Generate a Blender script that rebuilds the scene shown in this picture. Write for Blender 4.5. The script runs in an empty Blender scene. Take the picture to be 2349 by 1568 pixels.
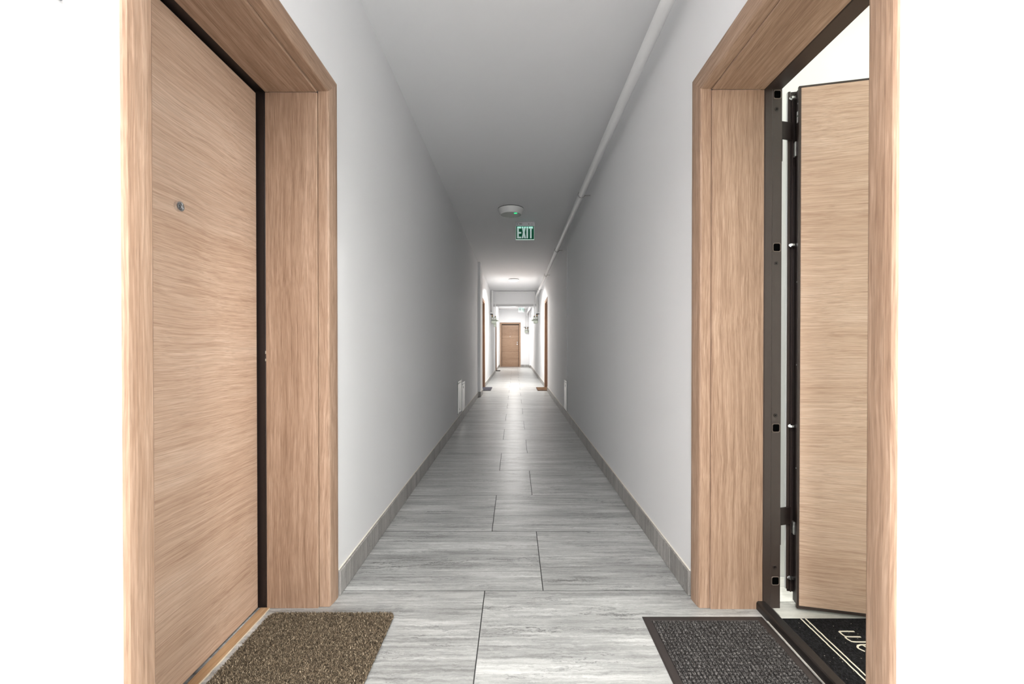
import bpy, bmesh, math, random
import numpy as np
from mathutils import Vector, Matrix

random.seed(7)
rng = np.random.default_rng(11)
S = bpy.context.scene
COL = S.collection
PI = math.pi

# ------------------------------------------------------------------ camera
CAM_H = 1.088
TILT = math.radians(0.40)
FPX = 980.0
cam_d = bpy.data.cameras.new('camera')
cam = bpy.data.objects.new('camera', cam_d)
COL.objects.link(cam)
cam.location = (0, 0, CAM_H)
cam.rotation_euler = (PI / 2 - TILT, 0, 0)
cam_d.sensor_fit = 'HORIZONTAL'
cam_d.sensor_width = 36.0
cam_d.lens = 36.0 * FPX / 2349.0
cam_d.shift_x = -6.5 / 2349.0
cam_d.shift_y = (790 + FPX * math.tan(TILT) - 784) / 2349.0
cam_d.clip_start = 0.02
cam_d.dof.use_dof = True
cam_d.dof.focus_distance = 2.4
cam_d.dof.aperture_fstop = 6.3
S.camera = cam

# ------------------------------------------------------------------ light and exposure
S.view_settings.view_transform = 'Standard'
S.view_settings.look = 'None'
S.view_settings.exposure = 0.95
S.view_settings.gamma = 1.0
S.view_settings.use_curve_mapping = False
W = bpy.data.worlds.new('world')
S.world = W
W.use_nodes = True
W.node_tree.nodes['Background'].inputs[0].default_value = (0.9, 0.95, 1.0, 1)
W.node_tree.nodes['Background'].inputs[1].default_value = 0.3

def area(name, loc, rot, sx, sy, power, color=(1, 1, 1), shape='RECTANGLE', spread=PI):
    l = bpy.data.lights.new(name, 'AREA')
    l.shape = shape
    l.size = sx
    if shape in ('RECTANGLE', 'ELLIPSE'):
        l.size_y = sy
    l.energy = power
    l.color = color
    l.spread = spread
    o = bpy.data.objects.new(name, l)
    o.location = loc
    o.rotation_euler = rot
    COL.objects.link(o)
    return o

# ceiling lamps of the corridor (the lit ones) and a broad unseen fill light added behind the camera
area('corridor_lamp_light', (0, -0.6, 2.69), (0, 0, 0), 0.26, 0.26, 58, (1.0, 0.985, 0.96), 'DISK', 2.6)
area('rear_fill_light', (0, -4.6, 1.55), (PI / 2 + 0.2, 0, 0), 1.3, 2.1, 54, (0.99, 0.99, 1.0))
area('middle_lamp_light', (-0.03, 11.2, 2.70), (0, 0, 0), 0.24, 0.24, 40, (1.0, 0.98, 0.95), 'DISK', 2.7)
area('far_lamp_light', (-0.05, 18.7, 2.70), (0, 0, 0), 0.22, 0.22, 44, (1.0, 0.98, 0.95), 'DISK')
area('apartment_light', (3.0, 1.55, 2.72), (0, 0, 0), 0.5, 0.5, 50, (1.0, 1.0, 0.96), 'DISK')

# ------------------------------------------------------------------ helpers
def tag(o, label=None, cat=None, group=None, kind=None):
    if label: o['label'] = label
    if cat: o['category'] = cat
    if group: o['group'] = group
    if kind: o['kind'] = kind
    return o

def empty(name, loc, label=None, cat=None, group=None, kind=None):
    o = bpy.data.objects.new(name, None)
    o.location = loc
    o.empty_display_size = 0.1
    COL.objects.link(o)
    return tag(o, label, cat, group, kind)

def world_loc(o):
    v = Vector((0, 0, 0))
    while o is not None:
        v += o.location
        o = o.parent
    return v

class MB:
    """collects shapes in world coordinates and links them as one mesh object"""
    def __init__(s):
        s.v = []; s.f = []; s.sm = []
    def add(s, verts, faces, smooth=False):
        b = len(s.v)
        s.v += [tuple(p) for p in verts]
        s.f += [tuple(i + b for i in f) for f in faces]
        s.sm += [smooth] * len(faces)
        return s
    def box(s, x0, x1, y0, y1, z0, z1, M=None):
        vs = [(x, y, z) for x in (x0, x1) for y in (y0, y1) for z in (z0, z1)]
        if M is not None: vs = [M @ Vector(p) for p in vs]
        return s.add(vs, [(0, 1, 3, 2), (4, 6, 7, 5), (0, 4, 5, 1), (2, 3, 7, 6), (0, 2, 6, 4), (1, 5, 7, 3)])
    def loft(s, rings, closed=True, cap=True, smooth=False):
        n = len(rings[0]); vs = [p for r in rings for p in r]; fs = []
        for k in range(len(rings) - 1):
            for i in range(n if closed else n - 1):
                j = (i + 1) % n
                fs.append((k * n + i, k * n + j, (k + 1) * n + j, (k + 1) * n + i))
        if cap:
            fs.append(tuple(range(n - 1, -1, -1)))
            fs.append(tuple((len(rings) - 1) * n + i for i in range(n)))
        return s.add(vs, fs, smooth)
    def prism(s, poly, fn, a, b):
        """poly in 2D swept from a to b, fn(p, q, t) -> world point"""
        return s.loft([[fn(p, q, a) for p, q in poly], [fn(p, q, b) for p, q in poly]])
    def tube(s, pts, r, n=16, smooth=True):
        pts = [Vector(p) for p in pts]
        rings = []
        up = Vector((0, 0, 1))
        d0 = (pts[1] - pts[0]).normalized()
        if abs(d0.dot(up)) > 0.95: up = Vector((1, 0, 0))
        prev = up
        for i, p in enumerate(pts):
            if i == 0: d = d0
            elif i == len(pts) - 1: d = (pts[i] - pts[i - 1]).normalized()
            else: d = ((pts[i] - pts[i - 1]).normalized() + (pts[i + 1] - pts[i]).normalized()).normalized()
            a = (prev - d * prev.dot(d)).normalized()
            b = d.cross(a)
            prev = a
            rr = r[i] if isinstance(r, (list, tuple)) else r
            rings.append([p + (a * math.cos(2 * PI * k / n) + b * math.sin(2 * PI * k / n)) * rr for k in range(n)])
        return s.loft(rings, smooth=smooth)
    def lathe(s, prof, origin, axis='z', n=32, smooth=True):
        """prof: list of (radius, height); axis unit vector the heights run along"""
        ax = {'z': Vector((0, 0, 1)), '-z': Vector((0, 0, -1)), 'x': Vector((1, 0, 0)), '-x': Vector((-1, 0, 0)),
              'y': Vector((0, 1, 0)), '-y': Vector((0, -1, 0))}[axis] if isinstance(axis, str) else Vector(axis)
        t = Vector((0, 0, 1)) if abs(ax.z) < 0.9 else Vector((1, 0, 0))
        a = (t - ax * t.dot(ax)).normalized(); b = ax.cross(a)
        o = Vector(origin)
        rings = [[o + ax * h + (a * math.cos(2 * PI * k / n) + b * math.sin(2 * PI * k / n)) * max(r, 1e-5) for k in range(n)] for r, h in prof]
        return s.loft(rings, smooth=smooth)
    def build(s, name, mat, parent=None, origin=None, bevel=0, segs=2, **tags):
        if origin is None:
            if parent is not None:
                origin = world_loc(parent)
            else:
                a = np.array(s.v)
                origin = ((a[:, 0].min() + a[:, 0].max()) / 2, (a[:, 1].min() + a[:, 1].max()) / 2, a[:, 2].min())
        origin = Vector(origin)
        me = bpy.data.meshes.new(name)
        me.from_pydata([tuple(Vector(p) - origin) for p in s.v], [], s.f)
        bm = bmesh.new(); bm.from_mesh(me)
        for f, q in zip(bm.faces, s.sm): f.smooth = q
        bmesh.ops.recalc_face_normals(bm, faces=bm.faces)
        if bevel:
            es = [e for e in bm.edges if len(e.link_faces) == 2 and e.calc_face_angle(0) > 0.6]
            bmesh.ops.bevel(bm, geom=es, offset=bevel, offset_type='OFFSET', segments=segs, profile=0.5, affect='EDGES', clamp_overlap=True)
        bm.to_mesh(me); bm.free()
        if any(s.sm): me.set_sharp_from_angle(angle=math.radians(40))
        o = bpy.data.objects.new(name, me)
        COL.objects.link(o)
        if mat: me.materials.append(mat)
        if parent is not None:
            o.parent = parent
            o.location = origin - world_loc(parent)
        else:
            o.location = origin
        tag(o, tags.get('label'), tags.get('cat'), tags.get('group'), tags.get('kind'))
        return o

# ------------------------------------------------------------------ materials
def nodes(name):
    m = bpy.data.materials.new(name)
    m.use_nodes = True
    nt = m.node_tree
    b = nt.nodes['Principled BSDF']
    return m, nt, b

def rgb(r, g, b):
    f = lambda c: ((c / 255 + 0.055) / 1.055) ** 2.4 if c > 10 else c / 255 / 12.92
    return (f(r), f(g), f(b), 1)

def plain(name, col, rough=0.5, metal=0.0, spec=0.5, noise=0.0, nscale=40, bump=0.0, emit=None, estr=0, coat=0):
    m, nt, b = nodes(name)
    b.inputs['Base Color'].default_value = col
    b.inputs['Roughness'].default_value = rough
    b.inputs['Metallic'].default_value = metal
    b.inputs['Specular IOR Level'].default_value = spec
    b.inputs['Coat Weight'].default_value = coat
    if noise or bump:
        tc = nt.nodes.new('ShaderNodeTexCoord')
        n = nt.nodes.new('ShaderNodeTexNoise')
        n.inputs['Scale'].default_value = nscale
        n.inputs['Detail'].default_value = 4
        nt.links.new(tc.outputs['Object'], n.inputs['Vector'])
        if noise:
            mx = nt.nodes.new('ShaderNodeMix'); mx.data_type = 'RGBA'
            mx.inputs['A'].default_value = tuple(c * (1 - noise) for c in col[:3]) + (1,)
            mx.inputs['B'].default_value = tuple(min(1, c * (1 + noise)) for c in col[:3]) + (1,)
            nt.links.new(n.outputs['Fac'], mx.inputs['Factor'])
            nt.links.new(mx.outputs['Result'], b.inputs['Base Color'])
        if bump:
            bp = nt.nodes.new('ShaderNodeBump')
            bp.inputs['Strength'].default_value = bump
            bp.inputs['Distance'].default_value = 0.002
            nt.links.new(n.outputs['Fac'], bp.inputs['Height'])
            nt.links.new(bp.outputs['Normal'], b.inputs['Normal'])
    if emit:
        b.inputs['Emission Color'].default_value = emit
        b.inputs['Emission Strength'].default_value = estr
    return m

def math_node(nt, op, a, b=None, clamp=False):
    n = nt.nodes.new('ShaderNodeMath'); n.operation = op; n.use_clamp = clamp
    for i, x in enumerate((a, b)):
        if x is None: continue
        if isinstance(x, (int, float)): n.inputs[i].default_value = x
        else: nt.links.new(x, n.inputs[i])
    return n.outputs[0]

def grain_noise(nt, vec, scale, detail=3, rough=0.5, dist=0.0):
    mp = nt.nodes.new('ShaderNodeMapping')
    mp.inputs['Scale'].default_value = scale
    nt.links.new(vec, mp.inputs['Vector'])
    n = nt.nodes.new('ShaderNodeTexNoise')
    n.inputs['Scale'].default_value = 1.0
    n.inputs['Detail'].default_value = detail
    n.inputs['Roughness'].default_value = rough
    n.inputs['Distortion'].default_value = dist
    nt.links.new(mp.outputs['Vector'], n.inputs['Vector'])
    return n.outputs['Fac']

def ramp(nt, fac, stops):
    r = nt.nodes.new('ShaderNodeValToRGB')
    e = r.color_ramp.elements
    e[0].position, e[0].color = stops[0]
    e[1].position, e[1].color = stops[-1]
    for p, c in stops[1:-1]:
        k = e.new(p); k.color = c
    nt.links.new(fac, r.inputs['Fac'])
    return r.outputs['Color']

def wood(name, axis, dark, mid, light, rotz=0.0, wav=1.0, rough=0.42, fine=1.0):
    """laminate with fine straight grain running along one axis"""
    m, nt, b = nodes(name)
    tc = nt.nodes.new('ShaderNodeTexCoord')
    oi = nt.nodes.new('ShaderNodeObjectInfo')
    mp = nt.nodes.new('ShaderNodeMapping')
    mp.inputs['Rotation'].default_value = (0, 0, rotz)
    nt.links.new(tc.outputs['Object'], mp.inputs['Vector'])
    off = nt.nodes.new('ShaderNodeVectorMath'); off.operation = 'SCALE'
    off.inputs[0].default_value = (7.3, 5.1, 9.7)
    nt.links.new(oi.outputs['Random'], off.inputs['Scale'])
    ad = nt.nodes.new('ShaderNodeVectorMath'); ad.operation = 'ADD'
    nt.links.new(mp.outputs['Vector'], ad.inputs[0]); nt.links.new(off.outputs[0], ad.inputs[1])
    # slow wander of the grain
    wn = nt.nodes.new('ShaderNodeTexNoise'); wn.inputs['Scale'].default_value = 1.6; wn.inputs['Detail'].default_value = 2
    nt.links.new(ad.outputs[0], wn.inputs['Vector'])
    ws = nt.nodes.new('ShaderNodeVectorMath'); ws.operation = 'SCALE'; ws.inputs['Scale'].default_value = 0.040 * wav
    nt.links.new(wn.outputs['Color'], ws.inputs[0])
    ad2 = nt.nodes.new('ShaderNodeVectorMath'); ad2.operation = 'ADD'
    nt.links.new(ad.outputs[0], ad2.inputs[0]); nt.links.new(ws.outputs[0], ad2.inputs[1])
    v = ad2.outputs[0]
    def sc(al, ac):
        return tuple(al if i == 'xyz'.index(axis) else ac for i in range(3))
    n1 = grain_noise(nt, v, sc(0.45, 7.0), 3, 0.5)
    n2 = grain_noise(nt, v, sc(1.5, 95 * fine), 4, 0.6, 0.1)
    n3 = grain_noise(nt, v, sc(9.0, 340 * fine), 3, 0.6)
    n4 = grain_noise(nt, v, sc(1.0, 64 * fine), 3, 0.55)
    t = math_node(nt, 'ADD', math_node(nt, 'MULTIPLY', n1, 0.24), math_node(nt, 'MULTIPLY', n2, 0.30))
    t = math_node(nt, 'ADD', t, math_node(nt, 'MULTIPLY', n3, 0.36))
    c = ramp(nt, t, [(0.33, dark), (0.45, mid), (0.57, light)])
    # thin darker growth lines, denser in some bands
    dd = math_node(nt, 'ABSOLUTE', math_node(nt, 'SUBTRACT', n4, 0.5))
    ln = math_node(nt, 'SUBTRACT', 1.0, math_node(nt, 'MULTIPLY', dd, 26.0), clamp=True)
    ms = math_node(nt, 'MULTIPLY', math_node(nt, 'SUBTRACT', n1, 0.44, clamp=True), 5.0, clamp=True)
    ln = math_node(nt, 'MULTIPLY', math_node(nt, 'MULTIPLY', ln, ms), 0.26, clamp=True)
    mxl = nt.nodes.new('ShaderNodeMix'); mxl.data_type = 'RGBA'
    nt.links.new(ln, mxl.inputs['Factor']); nt.links.new(c, mxl.inputs['A'])
    mxl.inputs['B'].default_value = tuple(q * 0.62 for q in dark[:3]) + (1,)
    n5 = grain_noise(nt, v, sc(16.0, 480 * fine), 2, 0.5)
    po = math_node(nt, 'MULTIPLY', math_node(nt, 'SUBTRACT', n5, 0.55, clamp=True), 5.0, clamp=True)
    po = math_node(nt, 'MULTIPLY', po, 0.40)
    mxp = nt.nodes.new('ShaderNodeMix'); mxp.data_type = 'RGBA'
    nt.links.new(po, mxp.inputs['Factor']); nt.links.new(mxl.outputs['Result'], mxp.inputs['A'])
    mxp.inputs['B'].default_value = tuple(q * 0.6 for q in dark[:3]) + (1,)
    c = mxp.outputs['Result']
    nt.links.new(c, b.inputs['Base Color'])
    b.inputs['Roughness'].default_value = rough
    b.inputs['Specular IOR Level'].default_value = 0.35
    h = math_node(nt, 'ADD', math_node(nt, 'MULTIPLY', n2, 0.7), math_node(nt, 'MULTIPLY', n3, 0.6))
    bp = nt.nodes.new('ShaderNodeBump')
    bp.inputs['Strength'].default_value = 0.35
    bp.inputs['Distance'].default_value = 0.0012
    nt.links.new(h, bp.inputs['Height'])
    nt.links.new(bp.outputs['Normal'], b.inputs['Normal'])
    return m

def stone(name, axis, lo, mid, hi, rough=0.33):
    """grey vein-cut tile: ragged streaks running along one axis, different on each tile"""
    m, nt, b = nodes(name)
    tc = nt.nodes.new('ShaderNodeTexCoord')
    oi = nt.nodes.new('ShaderNodeObjectInfo')
    off = nt.nodes.new('ShaderNodeVectorMath'); off.operation = 'SCALE'
    off.inputs[0].default_value = (31.3, 17.1, 23.7)
    nt.links.new(oi.outputs['Random'], off.inputs['Scale'])
    ad = nt.nodes.new('ShaderNodeVectorMath'); ad.operation = 'ADD'
    nt.links.new(tc.outputs['Object'], ad.inputs[0]); nt.links.new(off.outputs[0], ad.inputs[1])
    # jagged edge wobble
    wn = nt.nodes.new('ShaderNodeTexNoise'); wn.inputs['Scale'].default_value = 26; wn.inputs['Detail'].default_value = 6; wn.inputs['Roughness'].default_value = 0.7
    nt.links.new(ad.outputs[0], wn.inputs['Vector'])
    ws = nt.nodes.new('ShaderNodeVectorMath'); ws.operation = 'SCALE'; ws.inputs['Scale'].default_value = 0.022
    nt.links.new(wn.outputs['Color'], ws.inputs[0])
    ad2 = nt.nodes.new('ShaderNodeVectorMath'); ad2.operation = 'ADD'
    nt.links.new(ad.outputs[0], ad2.inputs[0]); nt.links.new(ws.outputs[0], ad2.inputs[1])
    v = ad2.outputs[0]
    def sc(al, ac):
        return tuple(al if i == 'xyz'.index(axis) else ac for i in range(3))
    n1 = grain_noise(nt, v, sc(0.9, 9), 4, 0.6)
    n2 = grain_noise(nt, v, sc(3.0, 66), 6, 0.72)
    n3 = grain_noise(nt, v, sc(3.4, 26), 5, 0.66)
    t = math_node(nt, 'ADD', math_node(nt, 'MULTIPLY', n1, 0.42), math_node(nt, 'MULTIPLY', n2, 0.58))
    c = ramp(nt, t, [(0.34, lo), (0.5, mid), (0.62, hi)])
    # thin dark hairlines where n3 crosses its middle, only in patches
    d = math_node(nt, 'ABSOLUTE', math_node(nt, 'SUBTRACT', n3, 0.5))
    line = math_node(nt, 'SUBTRACT', 1.0, math_node(nt, 'MULTIPLY', d, 42.0), clamp=True)
    msk = grain_noise(nt, v, sc(3.0, 12), 3, 0.5)
    msk = math_node(nt, 'MULTIPLY', math_node(nt, 'SUBTRACT', msk, 0.47, clamp=True), 6.0, clamp=True)
    line = math_node(nt, 'MULTIPLY', line, msk, clamp=True)
    mx = nt.nodes.new('ShaderNodeMix'); mx.data_type = 'RGBA'
    nt.links.new(math_node(nt, 'MULTIPLY', line, 0.8), mx.inputs['Factor'])
    nt.links.new(c, mx.inputs['A'])
    mx.inputs['B'].default_value = tuple(x * 0.35 for x in lo[:3]) + (1,)
    nt.links.new(mx.outputs['Result'], b.inputs['Base Color'])
    b.inputs['Specular IOR Level'].default_value = 0.5
    r = math_node(nt, 'ADD', math_node(nt, 'MULTIPLY', n2, 0.16), rough - 0.08)
    nt.links.new(r, b.inputs['Roughness'])
    bp = nt.nodes.new('ShaderNodeBump')
    bp.inputs['Strength'].default_value = 0.22
    bp.inputs['Distance'].default_value = 0.001
    nt.links.new(math_node(nt, 'SUBTRACT', n2, math_node(nt, 'MULTIPLY', line, 0.6)), bp.inputs['Height'])
    nt.links.new(bp.outputs['Normal'], b.inputs['Normal'])
    return m

def paint(name, col, rough=0.5, streak=True, spec=0.35):
    m, nt, b = nodes(name)
    tc = nt.nodes.new('ShaderNodeTexCoord')
    n1 = grain_noise(nt, tc.outputs['Object'], (2.2, 2.2, 0.5), 3, 0.5)
    n2 = grain_noise(nt, tc.outputs['Object'], (160, 160, 160), 2, 0.5)
    b.inputs['Roughness'].default_value = rough
    b.inputs['Specular IOR Level'].default_value = spec
    mx = nt.nodes.new('ShaderNodeMix'); mx.data_type = 'RGBA'
    mx.inputs['A'].default_value = tuple(c * 0.975 for c in col[:3]) + (1,)
    mx.inputs['B'].default_value = col
    nt.links.new(n1, mx.inputs['Factor'])
    nt.links.new(mx.outputs['Result'], b.inputs['Base Color'])
    b1 = nt.nodes.new('ShaderNodeBump'); b1.inputs['Strength'].default_value = 0.5 if streak else 0.15; b1.inputs['Distance'].default_value = 0.012
    nt.links.new(n1, b1.inputs['Height'])
    b2 = nt.nodes.new('ShaderNodeBump'); b2.inputs['Strength'].default_value = 0.08; b2.inputs['Distance'].default_value = 0.0006
    nt.links.new(n2, b2.inputs['Height'])
    nt.links.new(b1.outputs['Normal'], b2.inputs['Normal'])
    nt.links.new(b2.outputs['Normal'], b.inputs['Normal'])
    return m

OAK = (rgb(134, 106, 86), rgb(163, 134, 112), rgb(188, 160, 138))
OAKL = (rgb(172, 141, 119), rgb(199, 170, 147), rgb(218, 193, 172))
M = {}
M['wall'] = paint('white_wall_paint', (0.84, 0.842, 0.85, 1), 0.62)
M['ceiling'] = paint('white_ceiling_paint', (0.86, 0.86, 0.87, 1), 0.8, False)
M['room_wall'] = paint('pale_green_white_paint', (0.86, 0.87, 0.84, 1), 0.7, False)
M['oak_z'] = wood('oak_vertical', 'z', *OAK, fine=0.8)
M['oak_y'] = wood('oak_lengthwise', 'y', *OAK, fine=0.8)
M['oak_x'] = wood('oak_crosswise', 'x', *OAK, fine=0.8)
M['leaf_y'] = wood('door_leaf_oak_lengthwise', 'y', *OAKL, wav=1.3)
M['leaf_r'] = wood('door_leaf_oak_open_door', 'x', *OAKL, rotz=math.atan2(0.218, 0.976), wav=1.3)
M['leaf_x'] = wood('door_leaf_oak_crosswise', 'x', rgb(130, 103, 83), rgb(158, 129, 106), rgb(178, 149, 126), wav=0.8)
M['tile'] = stone('grey_vein_cut_tile', 'x', rgb(112, 112, 111), rgb(164, 165, 163), rgb(197, 198, 196))
M['skirt'] = stone('grey_skirting_tile', 'z', rgb(118, 115, 112), rgb(150, 147, 143), rgb(176, 173, 170), 0.4)
M['grout'] = plain('dark_grout', (0.02, 0.02, 0.02, 1), 0.9)
M['caulk'] = plain('cream_caulk', rgb(226, 221, 210), 0.7, noise=0.08, nscale=60)
M['steel'] = plain('brown_painted_steel', rgb(54, 43, 38), 0.45, 0.0, 0.5, noise=0.12, nscale=8, bump=0.05)
M['steel_worn'] = plain('worn_steel_edge', rgb(104, 92, 84), 0.35, 0.2)
M['steel_dark'] = plain('dark_brown_steel', rgb(30, 20, 17), 0.5, 0.0, 0.5)
M['black'] = plain('black_void', (0.002, 0.002, 0.002, 1), 1.0, 0, 0.0)
M['chrome'] = plain('satin_chrome', (0.75, 0.76, 0.77, 1), 0.2, 1.0)
M['zinc'] = plain('zinc_plate', (0.5, 0.5, 0.48, 1), 0.4, 0.9, noise=0.2)
M['glass_dark'] = plain('dark_lens_glass', (0.02, 0.025, 0.03, 1), 0.05, 0, 0.9, coat=1)
M['threshold'] = plain('dark_rubbed_threshold', rgb(30, 27, 26), 0.4, 0.0, 0.5, noise=0.25, nscale=14)
M['strip'] = wood('orange_oak_strip', 'y', rgb(142, 110, 80), rgb(166, 134, 101), rgb(182, 152, 120))
M['white_plastic'] = plain('white_plastic', (0.78, 0.78, 0.76, 1), 0.35)
M['grey_plastic'] = plain('light_grey_plastic', (0.55, 0.55, 0.54, 1), 0.4)
M['pipe'] = plain('white_pipe_enamel', (0.80, 0.80, 0.80, 1), 0.3)
M['meter'] = plain('grey_green_meter_enamel', rgb(172, 178, 166), 0.4)
M['meter_seam'] = plain('meter_seam', rgb(84, 86, 80), 0.6)
M['clampm'] = plain('dull_grey_clamp', (0.30, 0.29, 0.28, 1), 0.5, 0.3)
M['led'] = plain('green_indicator', (0.0, 0.2, 0.06, 1), 0.3, emit=(0.0, 0.62, 0.2, 1), estr=0.8)
M['brass'] = plain('brass', rgb(178, 140, 84), 0.35, 0.8)
M['black_plastic'] = plain('black_plastic', (0.02, 0.02, 0.02, 1), 0.4)
M['lamp_on'] = plain('lit_diffuser', (0.9, 0.9, 0.9, 1), 0.4, emit=(1.0, 0.98, 0.94, 1), estr=1.25)
M['lamp_off'] = plain('unlit_opal_diffuser', (0.20, 0.24, 0.215, 1), 0.35, 0, 0.25)
M['green'] = plain('exit_green', (0.0, 0.035, 0.014, 1), 0.6, 0, 0.2, emit=(0.0, 0.16, 0.07, 1), estr=0.12)
M['exit_white'] = plain('exit_lettering_white', (0.62, 0.70, 0.70, 1), 0.5, emit=(0.70, 0.95, 0.88, 1), estr=0.13)
M['exit_edge'] = plain('acrylic_edge', (0.75, 0.85, 0.8, 1), 0.2, emit=(0.6, 0.9, 0.75, 1), estr=0.18)
M['sign_case'] = plain('sign_housing_grey', (0.62, 0.60, 0.62, 1), 0.45)
M['rubber'] = plain('dark_brown_rubber', rgb(48, 42, 40), 0.55, noise=0.2, nscale=12, bump=0.1)
M['panel_white'] = plain('white_hatch_enamel', (0.88, 0.88, 0.85, 1), 0.22, 0.0, 0.8, noise=0.05, nscale=9)
M['plate_dark'] = plain('dark_glass_plate', rgb(92, 108, 116), 0.25)
M['laminate'] = stone('pale_interior_tile', 'x', rgb(178, 177, 170), rgb(206, 205, 198), rgb(224, 223, 216), 0.35)

# ------------------------------------------------------------------ dimensions
XL, XR = -0.768, 0.762           # wall faces
CZ = 2.80
Y_END = 20.90
Y_BACK = -5.0

# ------------------------------------------------------------------ walls, ceiling, floor
def wall_with_openings(mb, side, xf, xb, y0, y1, ops, ztop=CZ):
    """solid wall between xf and xb with openings [(ya, yb, zt)]"""
    a, b = min(xf, xb), max(xf, xb)
    y = y0
    for ya, yb, zt in sorted(ops):
        mb.box(a, b, y, ya, 0, ztop)
        mb.box(a, b, ya, yb, zt, ztop)
        y = yb
    mb.box(a, b, y, y1, 0, ztop)

# door openings along the walls: inner casing edges (ya, yb)
D1 = (0.910, 1.765)     # left near
D2 = (0.925, 1.756)     # right near, open
D3 = (10.02, 10.88)      # left, mid
D4 = (10.02, 10.88)      # right, mid
D5 = (16.95, 17.80)      # left, far
ZO = 2.130
g = 0.034
mb = MB()
wall_with_openings(mb, 'l', XL, XL - 0.45, Y_BACK, Y_END, [(d[0] - g, d[1] + g, ZO + g) for d in (D1, D3, D5)])
tag(mb.build('wall_left', M['wall'], origin=(0, 0, 0)), 'white painted wall on the left of the corridor', 'wall', kind='structure')
mb = MB()
wall_with_openings(mb, 'r', XR, XR + 0.325, Y_BACK, Y_END, [(d[0] - g, d[1] + g, ZO + g) for d in (D2, D4)])
tag(mb.build('wall_right', M['wall'], origin=(0, 0, 0)), 'white painted wall on the right of the corridor', 'wall', kind='structure')
EX0, EX1 = -0.655, 0.205         # end door inner opening
mb = MB()
mb.box(XL, EX0 - g, Y_END, Y_END + 0.3, 0, CZ)
mb.box(EX0 - g, EX1 + g, Y_END, Y_END + 0.3, 2.09 + g, CZ)
mb.box(EX1 + g, XR, Y_END, Y_END + 0.3, 0, CZ)
tag(mb.build('wall_end', M['wall'], origin=(0, 0, 0)), 'white wall closing the far end of the corridor', 'wall', kind='structure')
mb = MB().box(XL, XR, Y_BACK - 0.2, Y_BACK, 0, CZ)
tag(mb.build('wall_back', M['wall'], origin=(0, 0, 0)), 'white wall closing the corridor behind the camera', 'wall', kind='structure')
mb = MB().box(XL - 0.45, XR + 0.325, Y_BACK - 0.2, Y_END + 0.3, CZ, CZ + 0.2)
tag(mb.build('ceiling', M['ceiling'], origin=(0, 0, 0)), 'flat white corridor ceiling', 'ceiling', kind='structure')

# beam across the corridor and two small piers
tag(MB().box(XL, XR, 13.6, 14.5, 2.38, CZ).build('trim_1', M['wall'], label='lowered white beam crossing the corridor before the far end', cat='beam', kind='structure'))
tag(MB().box(XL, XL + 0.052, 8.88, 9.45, 0, CZ).build('trim_2', M['wall'], label='shallow white pier on the left wall before the second left door', cat='pier', kind='structure'))
tag(MB().box(XR - 0.075, XR, 20.15, Y_END, 0, CZ).build('trim_3', M['wall'], label='shallow white pier in the far right corner', cat='pier', kind='structure'))

# apartment behind the open door
AX0 = XR + 0.325
tag(MB().box(AX0, 3.7, 2.00, 2.15, 0, CZ).box(AX0, 3.7, -0.75, -0.6, 0, CZ).box(3.7, 3.85, -0.75, 2.15, 0, CZ)
    .build('wall_apartment', M['room_wall'], origin=(AX0, 0, 0), label='pale wall inside the apartment behind the open door', cat='wall', kind='structure'))
tag(MB().box(AX0, 3.85, -0.75, 2.15, CZ, CZ + 0.1).build('ceiling_apartment', M['room_wall'], label='pale ceiling inside the apartment', cat='ceiling', kind='structure'))

# floor: dark grout bed with single tiles on it
floor = MB().box(XL - 0.45, AX0 - 0.04, Y_BACK, Y_END + 0.3, -0.08, -0.0005).build(
    'floor', M['grout'], origin=(0, 0, 0), label='corridor floor of large grey vein-cut tiles', cat='floor', kind='structure')
tile_mesh = {}
def tile(x0, x1, y0, y1, parent, mat, name='tile', z0=-0.010, dz=0.0):
    w, d = round(x1 - x0, 3), round(y1 - y0, 3)
    if w < 0.03: return
    key = (w, d, mat.name)
    if key not in tile_mesh:
        m_ = MB().box(-w / 2, w / 2, -d / 2, d / 2, z0, 0)
        me = bpy.data.meshes.new(name)
        me.from_pydata(m_.v, [], m_.f)
        bm = bmesh.new(); bm.from_mesh(me)
        bmesh.ops.recalc_face_normals(bm, faces=bm.faces)
        es = [e for e in bm.edges if all(v.co.z > -0.001 for v in e.verts)]
        bmesh.ops.bevel(bm, geom=es, offset=0.0003, segments=1, affect='EDGES')
        bm.to_mesh(me); bm.free()
        me.materials.append(mat)
        tile_mesh[key] = me
    o = bpy.data.objects.new(name, tile_mesh[key])
    o.parent = parent
    o.location = ((x0 + x1) / 2, (y0 + y1) / 2, dz)
    COL.objects.link(o)
G = 0.0019
row0 = 1.883
for k in range(-7, 32):
    ya = row0 + 0.6 * k
    yb = min(ya + 0.6, Y_END)
    if yb - ya < 0.1: continue
    jx = 0.125 if k % 2 == 0 else -0.133
    xa, xb = (-1.075, 1.0) if k < 0 else (XL, XR)
    if k in (13, 14, 15, 25, 26): xa = XL - 0.30
    if k in (13, 14, 15): xb = XR + 0.30
    for q in range(-2, 3):
        a, b = jx + 1.2 * q, jx + 1.2 * (q + 1)
        a, b = max(a, xa), min(b, xb)
        if b - a > 0.03:
            tile(a + (G if a > xa else 0), b - (G if b < xb else 0), ya + G, yb - G, floor, M['tile'])

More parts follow.
